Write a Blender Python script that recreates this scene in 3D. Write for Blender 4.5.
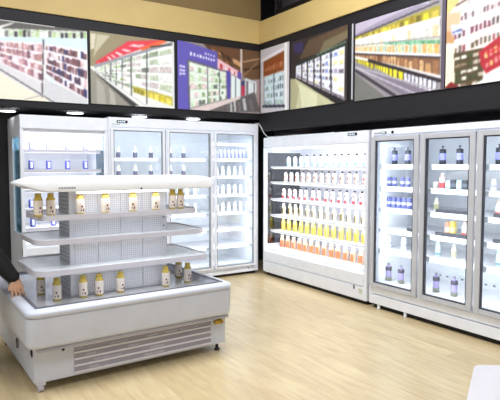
import bpy, bmesh, math, random
import numpy as np
from mathutils import Vector, Matrix

for o in list(bpy.data.objects): bpy.data.objects.remove(o, do_unlink=True)
scene = bpy.context.scene
COL = scene.collection
random.seed(7)
R = math.radians

# ------------------------------------------------------------------ camera
cam_data = bpy.data.cameras.new('camera')
cam = bpy.data.objects.new('camera', cam_data); COL.objects.link(cam)
cam.location = (0, 0, 1.5)
cam.rotation_euler = (R(90 - 3.809), 0, R(-32.767))
cam_data.sensor_width = 36; cam_data.lens = 531.09 / 500 * 36
cam_data.clip_start = .05; cam_data.clip_end = 100
scene.camera = cam

# ------------------------------------------------------------------ world, lights, exposure
world = bpy.data.worlds.new('hall_light'); scene.world = world; world.use_nodes = True
bg = world.node_tree.nodes['Background']
bg.inputs[0].default_value = (.91, .95, 1, 1); bg.inputs[1].default_value = .55
def area(name, loc, rot, sx, sy, power, color=(1, 1, 1)):
    d = bpy.data.lights.new(name, 'AREA'); d.shape = 'RECTANGLE'; d.size = sx; d.size_y = sy
    d.energy = power; d.color = color
    o = bpy.data.objects.new(name, d); COL.objects.link(o); o.location = loc; o.rotation_euler = rot
    return o
area('hall_light_near', (1.6, 1.0, 4.4), (0, 0, 0), 2.2, 1.6, 95, (.96, .98, 1))
area('hall_light_far', (2.2, 3.6, 4.4), (0, 0, 0), 2.6, 1.6, 120, (.96, .98, 1))
area('hall_light_side', (-1.6, 3.2, 4.4), (0, 0, 0), 2.0, 1.6, 95, (.96, .98, 1))
vs = scene.view_settings
vs.view_transform = 'Standard'; vs.look = 'None'; vs.gamma = 1; vs.use_curve_mapping = False
vs.exposure = 0.12

# ------------------------------------------------------------------ materials
def lin(c):
    return tuple(((v / 255) / 12.92 if v / 255 <= .04045 else ((v / 255 + .055) / 1.055) ** 2.4) for v in c)
MATS = {}
def mat(name, rgb, rough=.5, metal=0, emit=0, noise=.03, scale=9, spec=.5, coat=0):
    if name in MATS: return MATS[name]
    m = bpy.data.materials.new(name); m.use_nodes = True; nt = m.node_tree
    b = nt.nodes['Principled BSDF']; c = lin(rgb)
    tc = nt.nodes.new('ShaderNodeTexCoord'); n = nt.nodes.new('ShaderNodeTexNoise'); n.inputs['Scale'].default_value = scale
    r = nt.nodes.new('ShaderNodeValToRGB')
    r.color_ramp.elements[0].position = .3; r.color_ramp.elements[1].position = .7
    r.color_ramp.elements[0].color = (*[max(0, v * (1 - noise)) for v in c], 1)
    r.color_ramp.elements[1].color = (*[min(1, v * (1 + noise)) for v in c], 1)
    nt.links.new(tc.outputs['Object'], n.inputs['Vector']); nt.links.new(n.outputs['Fac'], r.inputs[0])
    nt.links.new(r.outputs[0], b.inputs['Base Color'])
    b.inputs['Roughness'].default_value = rough; b.inputs['Metallic'].default_value = metal
    b.inputs['Specular IOR Level'].default_value = spec; b.inputs['Coat Weight'].default_value = coat
    if emit:
        b.inputs['Emission Color'].default_value = (*c, 1); b.inputs['Emission Strength'].default_value = emit
    MATS[name] = m; return m
def glass_mat(name, tint, reflect=.08, rough=.0):
    """thin clear pane: lets light through, mirrors a little more at grazing angles"""
    m = bpy.data.materials.new(name); m.use_nodes = True; nt = m.node_tree
    for n in list(nt.nodes): nt.nodes.remove(n)
    out = nt.nodes.new('ShaderNodeOutputMaterial'); mix = nt.nodes.new('ShaderNodeMixShader')
    t = nt.nodes.new('ShaderNodeBsdfTransparent'); g = nt.nodes.new('ShaderNodeBsdfGlossy'); f = nt.nodes.new('ShaderNodeLayerWeight')
    mr = nt.nodes.new('ShaderNodeMapRange')
    t.inputs[0].default_value = (*lin(tint), 1); g.inputs['Roughness'].default_value = rough
    f.inputs[0].default_value = .35; mr.inputs[3].default_value = reflect * .6; mr.inputs[4].default_value = min(1, reflect * 4)
    nt.links.new(f.outputs['Facing'], mr.inputs[0]); nt.links.new(mr.outputs[0], mix.inputs[0])
    nt.links.new(t.outputs[0], mix.inputs[1]); nt.links.new(g.outputs[0], mix.inputs[2]); nt.links.new(mix.outputs[0], out.inputs[0])
    MATS[name] = m; return m
white = mat('white_enamel', (238, 241, 249), .35)
white_in = mat('white_liner', (240, 242, 248), .4)
wire_white = mat('shelf_white', (236, 236, 242), .4)
rail_grey = mat('rail_grey', (212, 210, 220), .4)
silver = mat('brushed_aluminium', (194, 196, 202), .4, .0)
silver_dark = mat('dark_aluminium', (120, 118, 122), .4, .4)
gasket = mat('rubber_gasket', (62, 62, 74), .6)
steel = mat('polished_steel', (200, 200, 205), .22, .85)
black = mat('matte_black', (24, 24, 26), .6)
blackgap = mat('gap_shade_black', (18, 17, 18), .7)  # black stands in for the shade in the gap below each cabinet
blackwall = mat('black_wall_paint', (30, 31, 34), .55)
banner_black = mat('charcoal_fascia', (32, 31, 35), .55, spec=.3)
soffit_black = mat('gloss_black_soffit', (30, 30, 33), .22)
tan = mat('tan_board', (203, 177, 116), .6, noise=.04, scale=3)
tan_dark = mat('brown_wall', (140, 116, 74), .7, noise=.05, scale=2)
led = mat('led_tube', (250, 252, 255), .3, emit=1.8)
led_down = mat('downlight_lens', (250, 250, 255), .3, emit=5.0)
glass = glass_mat('door_glass', (246, 250, 250), .07)
glass_teal = glass_mat('side_glass', (176, 204, 212), .16)
glass_tint = glass_mat('end_glass', (150, 166, 176), .2)
brass = mat('brass', (190, 160, 70), .35, .8)
ink = mat('grey_print', (120, 120, 128), .6)
ink_dark = mat('dark_print', (40, 40, 46), .5)
lcd = mat('display_black', (16, 16, 20), .2)
lcd_lit = mat('display_digits', (200, 220, 235), .4, emit=1.2)

# ------------------------------------------------------------------ mesh helpers
class MB:
    def __init__(s): s.bm = bmesh.new()
    def box(s, x0, x1, y0, y1, z0, z1, bev=0, seg=2):
        r = bmesh.ops.create_cube(s.bm, size=1)
        bmesh.ops.scale(s.bm, vec=(abs(x1 - x0), abs(y1 - y0), abs(z1 - z0)), verts=r['verts'])
        bmesh.ops.translate(s.bm, vec=((x0 + x1) / 2, (y0 + y1) / 2, (z0 + z1) / 2), verts=r['verts'])
        if bev:
            es = list({e for v in r['verts'] for e in v.link_edges})
            bmesh.ops.bevel(s.bm, geom=es, offset=bev, segments=seg, affect='EDGES', clamp_overlap=True)
        return s
    def lathe(s, prof, n=16, cx=0, cy=0, sx=1, sy=1, axis='z', cz=0):
        """prof: (radius, height) pairs, closed at both ends"""
        rings = []
        for r, h in prof:
            ring = []
            for i in range(n):
                a = 2 * math.pi * i / n; p = (r * math.cos(a) * sx, r * math.sin(a) * sy, h)
                if axis == 'y': p = (p[0], p[2], p[1])
                if axis == 'x': p = (p[2], p[0], p[1])
                ring.append(s.bm.verts.new((p[0] + cx, p[1] + cy, p[2] + cz)))
            rings.append(ring)
        fs = []
        for a, b in zip(rings, rings[1:]):
            for i in range(n):
                fs.append(s.bm.faces.new((a[i], a[(i + 1) % n], b[(i + 1) % n], b[i])))
        fs.append(s.bm.faces.new(rings[0][::-1])); fs.append(s.bm.faces.new(rings[-1]))
        for f in fs[:-2]: f.smooth = True
        return s
    def prism(s, pts, z0, z1):
        """polygon in XY, extruded in z"""
        a = [s.bm.verts.new((x, y, z0)) for x, y in pts]; b = [s.bm.verts.new((x, y, z1)) for x, y in pts]
        n = len(pts); s.bm.faces.new(a[::-1]); s.bm.faces.new(b)
        for i in range(n): s.bm.faces.new((a[i], a[(i + 1) % n], b[(i + 1) % n], b[i]))
        return s
    def loft(s, loops):
        """closed stack of point loops"""
        rs = [[s.bm.verts.new(p) for p in L] for L in loops]; n = len(rs[0])
        for a, b in zip(rs, rs[1:]):
            for i in range(n):
                f = s.bm.faces.new((a[i], a[(i + 1) % n], b[(i + 1) % n], b[i])); f.smooth = True
        s.bm.faces.new(rs[0][::-1]); s.bm.faces.new(rs[-1])
        return s
    def tube(s, pts, r, n=8):
        pts = [Vector(p) for p in pts]; rings = []
        up = Vector((0, 0, 1))
        for i, p in enumerate(pts):
            d = (pts[min(i + 1, len(pts) - 1)] - pts[max(i - 1, 0)]).normalized()
            u = d.cross(up)
            if u.length < 1e-3: u = d.cross(Vector((1, 0, 0)))
            u.normalize(); v = d.cross(u)
            rr = r[i] if isinstance(r, (list, tuple)) else r
            rings.append([s.bm.verts.new(p + (u * math.cos(2 * math.pi * k / n) + v * math.sin(2 * math.pi * k / n)) * rr) for k in range(n)])
        for a, b in zip(rings, rings[1:]):
            for i in range(n):
                f = s.bm.faces.new((a[i], a[(i + 1) % n], b[(i + 1) % n], b[i])); f.smooth = True
        s.bm.faces.new(rings[0][::-1]); s.bm.faces.new(rings[-1])
        return s
    def build(s, name, m, parent=None, label=None):
        bmesh.ops.recalc_face_normals(s.bm, faces=s.bm.faces)
        me = bpy.data.meshes.new(name); s.bm.to_mesh(me); s.bm.free(); me.materials.append(m)
        o = bpy.data.objects.new(name, me); COL.objects.link(o)
        if parent: o.parent = parent
        if label: o['label'] = label
        return o
def tag(o, label, cat, group=None):
    o['label'] = label; o['category'] = cat
    if group: o['group'] = group
    return o
def thing(name, label, cat, loc=(0, 0, 0), rz=0, group=None):
    o = bpy.data.objects.new(name, None); COL.objects.link(o); o.location = loc; o.rotation_euler = (0, 0, rz)
    o.empty_display_size = .1
    return tag(o, label, cat, group)
def struct(o): o['kind'] = 'structure'; return o
def copy_tree(o, parent=None):
    c = o.copy(); COL.objects.link(c)
    if parent: c.parent = parent
    for ch in KIDS.get(o.name, []): KIDS.setdefault(c.name, []).append(copy_tree(ch, c))
    return c
KIDS = {}
def build_in(mb, name, m, parent, label=None):
    o = mb.build(name, m, parent, label); KIDS.setdefault(parent.name, []).append(o); return o
def rrect(x0, x1, y0, y1, r, n=8):
    pts = []
    for cx, cy, a0 in ((x1 - r, y1 - r, 0), (x0 + r, y1 - r, 90), (x0 + r, y0 + r, 180), (x1 - r, y0 + r, 270)):
        for i in range(n + 1):
            a = R(a0 + 90 * i / n); pts.append((cx + r * math.cos(a), cy + r * math.sin(a)))
    return pts

YB, XR = 6.07, 4.055            # front planes of the two rows of chillers

# ------------------------------------------------------------------ setting
def floor_material():
    m = bpy.data.materials.new('light_wood_floor'); m.use_nodes = True; nt = m.node_tree; b = nt.nodes['Principled BSDF']
    tc = nt.nodes.new('ShaderNodeTexCoord'); mp = nt.nodes.new('ShaderNodeMapping'); mp.inputs['Rotation'].default_value = (0, 0, R(90))
    br = nt.nodes.new('ShaderNodeTexBrick'); br.offset = .37
    br.inputs['Color1'].default_value = (*lin((199, 178, 137)), 1); br.inputs['Color2'].default_value = (*lin((209, 189, 149)), 1)
    br.inputs['Mortar'].default_value = (*lin((186, 162, 116)), 1); br.inputs['Scale'].default_value = 1
    br.inputs['Brick Width'].default_value = 1.3; br.inputs['Row Height'].default_value = .13; br.inputs['Mortar Size'].default_value = .0015
    n = nt.nodes.new('ShaderNodeTexNoise'); mp2 = nt.nodes.new('ShaderNodeMapping'); mp2.inputs['Scale'].default_value = (18, 2.6, 1)
    n.inputs['Scale'].default_value = 1.3; n.inputs['Detail'].default_value = 5
    mx = nt.nodes.new('ShaderNodeMixRGB'); mx.blend_type = 'OVERLAY'; mx.inputs[0].default_value = .35
    L = nt.links.new
    L(tc.outputs['Object'], mp.inputs[0]); L(mp.outputs[0], br.inputs[0]); L(tc.outputs['Object'], mp2.inputs[0]); L(mp2.outputs[0], n.inputs['Vector'])
    L(br.outputs['Color'], mx.inputs[1]); L(n.outputs['Fac'], mx.inputs[2]); L(mx.outputs[0], b.inputs['Base Color'])
    b.inputs['Roughness'].default_value = .3; b.inputs['Specular IOR Level'].default_value = .5
    return m
struct(MB().box(-4, 5.0, -2.5, 7.1, -.05, 0).build('floor', floor_material()))
struct(MB().box(-4, 5.0, 6.9, 7.0, 0, 4.7).build('wall_back', blackwall))
struct(MB().box(4.9, 5.0, -2.5, 6.9, 0, 4.7).build('wall_right', mat('mauve_grey_wall', (160, 148, 158), .8)))
struct(MB().box(-4, 5.0, -2.5, 7.1, 4.7, 4.8).build('ceiling', mat('dark_ceiling', (60, 58, 60), .8)))
struct(MB().box(-4, 4.9, YB, 6.895, 2.11, 3.117).build('trim_1', banner_black))            # black box over the back row
struct(MB().box(XR, 4.895, 0.6, YB - .002, 1.957, 3.117).build('trim_2', banner_black))     # and over the right row
struct(MB().box(-4, 4.05, YB + .01, 6.89, 2.10, 2.109).build('trim_3', soffit_black))
struct(MB().box(XR + .01, 4.89, 0.62, YB - .01, 1.947, 1.956).build('trim_4', soffit_black))
struct(MB().box(-4, 4.9, YB - .02, 6.2, 3.118, 3.426).build('trim_5', tan))                # tan fascia boards
struct(MB().box(XR - .02, 4.2, 0.6, YB - .021, 3.118, 3.41).build('trim_6', tan))
struct(MB().box(-4, 4.11, 6.12, 6.2, 3.427, 4.69).build('wall_upper_back', tan_dark))

POSTERS = {
 'P1': ((0.45, 1.735, 2.18, 2.985), (232, 226, 228), [
  ('p',(95,92,90),[(0.577,2.968),(0.851,2.979),(1.749,2.989),(1.748,2.911),(0.847,2.837),(0.572,2.801)]),
  ('p',(225,225,225),[(0.755,2.865),(0.849,2.923),(1.003,2.985),(0.944,2.941),(0.848,2.893)]),
  ('r',[(0.802,2.891),(1.738,2.982),(1.737,2.905),(0.799,2.811)],1,16,(205,210,200),[(60,60,62),(160,190,130),(200,215,190),(120,120,115),(235,235,235),(180,200,150)],0.85,0.7),
  ('p',(205,222,226),[(0.753,2.804),(1.748,2.906),(1.745,2.757),(1.266,2.787),(0.751,2.754)]),
  ('r',[(0.789,2.769),(1.256,2.796),(1.247,2.394),(0.784,2.577)],4,16,(238,228,234),[(160,120,135),(120,90,105),(200,160,165),(225,205,210),(180,140,140),(235,220,225)],0.85,0.95),
  ('r',[(1.297,2.791),(1.734,2.767),(1.724,2.234),(1.289,2.461)],5,13,(238,232,238),[(90,75,95),(110,80,90),(70,70,110),(146,112,120),(215,190,195),(128,92,96),(232,225,230)],0.85,0.95),
  ('p',(214,212,216),[(0.747,2.583),(1.246,2.372),(1.243,2.223),(0.744,2.502)]),
  ('p',(206,206,210),[(1.268,2.438),(1.735,2.218),(1.734,2.157),(1.429,2.16),(1.263,2.225)]),
  ('p',(236,226,208),[(0.744,2.492),(1.243,2.223),(1.407,2.137),(0.734,2.137)]),
  ('l',(70,66,66),0.006,(0.791,2.507),(1.376,2.168)),
  ('l',(80,78,82),0.012,(1.272,2.83),(1.243,2.223)),
  ('l',(170,165,165),0.008,(1.071,2.19),(1.243,2.245)),
  ('p',(215,225,230),[(1.28,2.492),(1.361,2.436),(1.381,2.373),(1.298,2.409)]),
 ]),
 'P2': ((1.768, 2.793, 2.19, 2.995), (226, 226, 222), [
  ('p',(150,140,112),[(1.75,3.022),(2.824,3.025),(2.484,2.935),(2.09,2.796),(1.81,2.609),(1.742,2.602)]),
  ('p',(205,200,180),[(1.771,2.97),(1.839,2.967),(1.813,2.809),(1.768,2.782)]),
  ('p',(190,184,160),[(1.85,2.969),(1.999,2.972),(1.835,2.767),(1.8,2.697)]),
  ('p',(214,78,88),[(1.822,2.655),(2.212,2.936),(2.626,3.0),(2.574,2.946),(2.113,2.748),(1.832,2.6)]),
  ('r',[(1.845,2.668),(2.212,2.925),(2.484,2.947),(1.855,2.625)],1,9,(214,70,84),[(235,190,195),(240,215,215),(200,50,60)],0.7,0.4),
  ('p',(235,110,70),[(2.358,2.873),(2.639,3.001),(2.704,2.986),(2.383,2.83)]),
  ('r',[(1.821,2.599),(2.77,2.97),(2.764,2.255),(1.819,2.509)],6,26,(232,236,232),[(150,160,140),(190,200,180),(225,228,222),(170,190,120),(120,125,118),(235,235,230),(200,190,190)],0.7,0.9),
  ('r',[(2.266,2.422),(2.764,2.329),(2.763,2.219),(2.265,2.352)],1,8,(190,180,90),[(220,200,60),(235,215,110),(150,140,60)],0.8,0.7),
  ('p',(150,146,136),[(1.742,2.602),(1.82,2.543),(2.25,2.188),(1.734,2.157)]),
  ('p',(170,166,158),[(1.83,2.477),(1.92,2.395),(1.94,2.169),(1.836,2.163)]),
  ('p',(176,172,166),[(1.978,2.376),(2.036,2.324),(2.057,2.176),(1.987,2.195)]),
  ('p',(74,72,74),[(1.808,2.542),(1.876,2.503),(2.337,2.193),(2.238,2.187)]),
  ('l',(200,200,205),0.012,(1.843,2.545),(2.425,2.199)),
  ('l',(88,92,96),0.009,(1.936,2.655),(1.933,2.475)),
  ('l',(88,92,96),0.009,(2.001,2.684),(1.997,2.446)),
  ('l',(88,92,96),0.009,(2.065,2.703),(2.061,2.417)),
  ('l',(88,92,96),0.009,(2.137,2.733),(2.132,2.389)),
  ('l',(88,92,96),0.014,(2.247,2.791),(2.24,2.316)),
  ('l',(88,92,96),0.014,(2.439,2.871),(2.432,2.234)),
  ('l',(150,152,160),0.03,(1.821,2.61),(2.77,2.982)),
  ('l',(60,60,62),0.014,(2.484,2.9),(2.757,2.956)),
  ('l',(205,210,215),0.016,(2.784,2.996),(2.777,2.22)),
 ]),
 'P3': ((2.838, 4.113, 2.19, 3.022), (150, 140, 140), [
  ('p',(92,66,48),[(3.154,3.066),(3.793,3.042),(3.793,2.65),(3.399,2.844)]),
  ('r',[(3.268,3.006),(3.793,3.016),(3.793,2.663),(3.355,2.915)],2,8,(110,80,60),[(170,110,70),(200,160,120),(70,50,40),(150,90,80)],0.6,0.7),
  ('p',(110,84,62),[(3.747,3.063),(4.163,3.059),(4.165,2.602),(3.809,2.651)]),
  ('l',(170,140,110),0.02,(3.793,2.86),(4.163,2.952)),
  ('l',(60,44,36),0.02,(3.809,2.756),(4.164,2.844)),
  ('l',(150,120,90),0.015,(3.793,2.676),(4.032,2.884)),
  ('l',(205,195,190),0.03,(3.762,3.013),(3.762,2.673)),
  ('p',(165,150,148),[(3.952,2.637),(4.164,2.683),(4.166,2.222),(3.873,2.206)]),
  ('p',(190,150,150),[(4.033,2.591),(4.132,2.599),(4.133,2.22),(4.034,2.215)]),
  ('p',(104,96,176),[(2.797,3.045),(3.399,2.945),(3.398,2.717),(2.985,2.8),(3.008,2.159),(2.789,2.147)]),
  ('r',[(3.0,2.924),(3.369,2.866),(3.369,2.815),(2.999,2.863)],1,9,(104,96,176),[(225,225,245)],0.7,0.6),
  ('r',[(3.21,2.924),(3.369,2.904),(3.369,2.872),(3.21,2.893)],1,4,(104,96,176),[(210,210,240)],0.8,0.6),
  ('r',[(2.862,2.738),(2.943,2.734),(2.943,2.612),(2.861,2.604)],3,3,(110,102,180),[(225,225,245)],0.7,0.7),
  ('p',(225,180,190),[(3.399,2.869),(3.716,2.734),(3.716,2.656),(3.398,2.717)]),
  ('r',[(3.413,2.845),(3.7,2.72),(3.7,2.668),(3.413,2.744)],1,6,(225,190,196),[(190,70,80),(235,215,215)],0.7,0.5),
  ('r',[(2.999,2.777),(3.532,2.691),(3.532,2.356),(3.009,2.209)],5,10,(222,236,222),[(150,170,130),(225,235,225),(200,220,190),(110,120,110),(232,238,228),(214,196,196)],0.7,0.85),
  ('l',(110,120,120),0.014,(3.26,2.741),(3.258,2.274)),
  ('l',(110,120,120),0.014,(3.428,2.713),(3.427,2.323)),
  ('l',(100,104,112),0.016,(2.978,2.799),(2.995,2.196)),
  ('l',(100,104,112),0.014,(2.985,2.8),(3.547,2.705)),
  ('p',(96,88,170),[(3.532,2.73),(3.593,2.71),(3.592,2.347),(3.547,2.331)]),
  ('p',(222,232,232),[(3.6,2.672),(3.747,2.633),(3.747,2.41),(3.6,2.347)]),
  ('l',(110,115,130),0.012,(3.669,2.652),(3.669,2.378)),
  ('p',(110,90,175),[(3.7,2.733),(3.762,2.713),(3.762,2.621),(3.7,2.642)]),
  ('p',(190,60,90),[(3.762,2.542),(3.817,2.547),(3.817,2.415),(3.762,2.411)]),
  ('p',(60,60,110),[(3.762,2.608),(3.809,2.612),(3.809,2.546),(3.762,2.542)]),
  ('r',[(3.825,2.653),(4.001,2.615),(4.001,2.468),(3.825,2.415)],1,5,(200,205,210),[(225,230,235),(120,110,110)],0.9,0.6),
  ('p',(105,100,100),[(3.008,2.159),(3.747,2.383),(3.969,2.479),(4.067,2.216)]),
  ('r',[(3.532,2.317),(3.937,2.45),(4.002,2.24),(3.531,2.187)],1,6,(100,96,98),[(190,190,190),(120,112,112)],0.9,0.5),
  ('p',(215,200,198),[(3.009,2.196),(3.747,2.41),(3.747,2.37),(3.221,2.171),(3.008,2.147)]),
 ]),
 'R1': ((-6.02, -5.375, 2.19, 3.03), (170, 165, 170), [
  ('p',(200,196,200),[(-6.008,3.088),(-5.386,3.023),(-5.377,2.159),(-6.003,2.17)]),
  ('p',(140,84,48),[(-5.947,2.867),(-5.489,2.931),(-5.487,2.694),(-5.946,2.67)]),
  ('r',[(-5.912,2.809),(-5.51,2.86),(-5.509,2.748),(-5.911,2.73)],1,6,(145,80,45),[(180,124,88),(160,100,62),(170,112,76)],0.7,0.8),
  ('r',[(-5.922,2.653),(-5.497,2.671),(-5.493,2.269),(-5.92,2.296)],4,8,(205,222,228),[(225,236,240),(150,165,170),(170,190,180),(100,115,120)],0.6,0.7),
  ('l',(110,120,130),0.02,(-5.704,2.675),(-5.701,2.263)),
  ('l',(60,66,80),0.03,(-5.956,2.28),(-5.461,2.241)),
  ('l',(120,124,130),0.014,(-5.934,2.668),(-5.932,2.258)),
  ('p',(238,236,240),[(-5.484,3.067),(-5.427,3.056),(-5.418,2.137),(-5.464,2.141)]),
  ('p',(225,222,228),[(-6.007,2.903),(-5.49,2.981),(-5.489,2.944),(-6.007,2.863)]),
 ]),
 'R2': ((-5.35, -4.335, 2.185, 3.005), (60, 52, 52), [
  ('p',(96,80,66),[(-4.994,2.972),(-4.556,2.997),(-4.333,3.014),(-4.331,2.887),(-4.845,2.784),(-5.182,2.77)]),
  ('p',(120,110,90),[(-4.724,2.898),(-4.332,2.95),(-4.33,2.865),(-4.809,2.766)]),
  ('p',(66,60,100),[(-5.304,2.983),(-5.107,2.97),(-5.105,2.852),(-5.262,2.855)]),
  ('r',[(-5.241,2.731),(-4.376,2.8),(-4.38,2.186),(-5.238,2.537)],6,18,(226,228,236),[(232,234,240),(120,110,125),(90,84,100),(225,215,160),(170,160,180),(140,150,200),(235,235,240)],0.55,0.7),
  ('l',(60,56,62),0.02,(-5.123,2.736),(-5.12,2.474)),
  ('l',(60,56,62),0.02,(-5.019,2.743),(-5.014,2.437)),
  ('l',(60,56,62),0.02,(-4.899,2.758),(-4.893,2.376)),
  ('l',(60,56,62),0.02,(-4.774,2.771),(-4.767,2.315)),
  ('l',(60,56,62),0.02,(-4.602,2.786),(-4.593,2.241)),
  ('l',(50,60,56),0.035,(-5.241,2.719),(-4.36,2.807)),
  ('l',(120,150,130),0.01,(-4.845,2.772),(-4.361,2.829)),
  ('p',(196,194,160),[(-5.381,2.568),(-5.239,2.549),(-4.427,2.147),(-5.377,2.159)]),
  ('p',(176,172,140),[(-5.381,2.568),(-5.259,2.552),(-5.177,2.409),(-5.254,2.149),(-5.377,2.159)]),
  ('p',(214,214,184),[(-5.178,2.481),(-4.838,2.323),(-4.835,2.161),(-5.116,2.162)]),
  ('p',(44,40,42),[(-5.299,2.582),(-5.219,2.559),(-4.317,2.18),(-4.316,2.137),(-4.459,2.15)]),
  ('l',(120,110,120),0.016,(-5.219,2.583),(-4.364,2.217)),
 ]),
 'R3': ((-4.215, -3.125, 2.175, 2.985), (150, 146, 150), [
  ('p',(176,168,184),[(-4.256,2.998),(-3.275,2.999),(-3.274,2.954),(-4.223,2.823)]),
  ('p',(150,144,160),[(-4.254,2.871),(-3.884,2.936),(-3.387,2.991),(-3.274,2.963),(-4.192,2.797)]),
  ('r',[(-4.223,2.844),(-3.154,2.924),(-3.15,2.801),(-4.222,2.808)],1,24,(160,150,70),[(210,200,70),(225,215,90),(150,130,60),(200,180,90),(120,110,60)],0.8,0.7),
  ('r',[(-4.222,2.808),(-3.15,2.801),(-3.145,2.642),(-4.221,2.76)],1,26,(226,222,214),[(220,190,160),(235,232,225),(230,215,200),(200,200,195)],0.7,0.7),
  ('r',[(-4.221,2.76),(-3.145,2.633),(-3.141,2.492),(-4.22,2.703)],1,26,(214,205,190),[(225,170,110),(230,190,130),(210,160,100),(170,190,170)],0.75,0.7),
  ('r',[(-3.812,2.725),(-3.145,2.616),(-3.144,2.58),(-3.811,2.695)],1,20,(120,170,140),[(90,150,120),(150,195,170)],0.8,0.7),
  ('r',[(-4.22,2.687),(-3.14,2.456),(-3.135,2.296),(-4.219,2.64)],1,28,(130,100,80),[(190,150,110),(205,170,130),(110,80,60),(160,120,90)],0.8,0.7),
  ('r',[(-4.204,2.642),(-3.943,2.549),(-3.941,2.468),(-4.203,2.59)],1,6,(120,110,60),[(215,205,70),(190,180,60)],0.9,0.7),
  ('r',[(-3.929,2.546),(-3.549,2.41),(-3.546,2.286),(-3.928,2.486)],1,9,(90,84,60),[(220,210,60),(230,220,80)],0.95,0.75),
  ('r',[(-3.549,2.41),(-3.167,2.274),(-3.163,2.14),(-3.546,2.296)],1,8,(90,84,90),[(230,230,240),(215,215,228)],0.95,0.75),
  ('l',(80,72,80),0.014,(-4.223,2.85),(-3.165,2.954)),
  ('l',(214,214,220),0.02,(-4.222,2.808),(-3.151,2.81)),
  ('l',(150,150,154),0.012,(-4.221,2.76),(-3.145,2.642)),
  ('l',(225,225,228),0.02,(-4.22,2.692),(-3.141,2.478)),
  ('l',(60,54,60),0.014,(-4.22,2.676),(-3.14,2.456)),
  ('l',(225,220,222),0.022,(-4.219,2.64),(-3.135,2.287)),
  ('l',(56,50,56),0.03,(-4.013,2.57),(-3.134,2.252)),
  ('p',(130,122,136),[(-4.248,2.576),(-4.218,2.571),(-3.13,2.118),(-3.127,2.029),(-3.361,2.05)]),
  ('l',(190,186,198),0.014,(-4.202,2.527),(-3.306,2.119)),
  ('l',(70,64,74),0.03,(-4.201,2.495),(-3.541,2.105)),
  ('l',(170,166,176),0.016,(-4.202,2.537),(-3.131,2.154)),
  ('p',(120,120,116),[(-4.246,2.481),(-4.185,2.451),(-3.627,2.074),(-4.238,2.087)]),
 ]),
 'R4': ((-3.075, -2.0, 2.175, 2.985), (236, 226, 222), [
  ('r',[(-3.101,2.903),(-2.271,2.965),(-2.269,2.906),(-3.099,2.833)],1,24,(238,228,228),[(170,160,165),(220,210,212),(236,230,232)],0.8,0.7),
  ('r',[(-3.097,2.781),(-2.267,2.861),(-2.265,2.802),(-3.095,2.711)],1,18,(238,228,228),[(110,100,106),(140,110,118),(228,218,220),(200,190,190)],0.8,0.7),
  ('r',[(-3.093,2.649),(-2.263,2.75),(-2.26,2.682),(-3.091,2.57)],1,16,(238,228,228),[(110,70,85),(130,80,95),(225,214,216),(90,84,86)],0.8,0.7),
  ('r',[(-3.089,2.518),(-2.259,2.638),(-2.256,2.571),(-3.087,2.439)],1,16,(238,228,228),[(100,90,70),(150,90,100),(225,214,216),(120,110,100)],0.8,0.7),
  ('p',(206,190,130),[(-3.126,3.048),(-2.864,2.977),(-3.037,2.836),(-3.118,2.785)]),
  ('l',(120,100,90),0.02,(-2.978,2.873),(-2.825,2.917)),
  ('p',(214,180,150),[(-3.099,2.833),(-2.936,2.812),(-2.95,2.629),(-3.092,2.623)]),
  ('p',(190,150,110),[(-3.083,2.673),(-3.001,2.657),(-2.998,2.553),(-3.091,2.57)]),
  ('p',(200,205,225),[(-3.033,2.715),(-2.923,2.708),(-2.921,2.623),(-3.02,2.626)]),
  ('l',(80,90,140),0.012,(-3.011,2.65),(-2.922,2.657)),
  ('p',(236,226,200),[(-3.111,2.557),(-2.987,2.534),(-2.975,2.154),(-3.099,2.15)]),
  ('r',[(-2.995,2.467),(-2.699,2.465),(-2.708,2.188),(-2.975,2.154)],5,4,(90,80,62),[(150,130,110),(190,180,165),(110,90,66),(225,220,210),(80,90,60)],0.6,0.85),
  ('p',(176,56,66),[(-2.753,2.442),(-2.494,2.568),(-2.485,2.317),(-2.683,2.25),(-2.731,2.323)]),
  ('r',[(-2.717,2.452),(-2.542,2.5),(-2.537,2.341),(-2.693,2.285)],2,3,(176,56,66),[(225,190,130),(230,150,150)],0.7,0.6),
  ('p',(238,234,232),[(-2.838,2.154),(-2.485,2.301),(-2.481,2.206),(-2.705,2.122)]),
  ('p',(130,50,50),[(-3.079,2.183),(-3.018,2.228),(-2.916,2.164),(-3.036,2.143)]),
  ('l',(200,60,60),0.012,(-2.679,2.413),(-2.254,2.518)),
 ]),
}
def homog(q):
    A = []; dst = [(0, 0), (1, 0), (1, 1), (0, 1)]
    for (x, y), (u, v) in zip(q, dst):
        A.append([x, y, 1, 0, 0, 0, -u * x, -u * y]); A.append([0, 0, 0, x, y, 1, -v * x, -v * y])
    b = [c for d in dst for c in d]
    h = np.linalg.solve(np.array(A, float), np.array(b, float)); return np.append(h, 1).reshape(3, 3)
def inside(px, py, poly):
    r = np.zeros(px.shape, bool); n = len(poly)
    for i in range(n):
        (x0, y0), (x1, y1) = poly[i], poly[(i + 1) % n]
        if y0 == y1: continue
        c = ((y0 > py) != (y1 > py)) & (px < (x1 - x0) * (py - y0) / (y1 - y0) + x0); r ^= c
    return r
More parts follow.
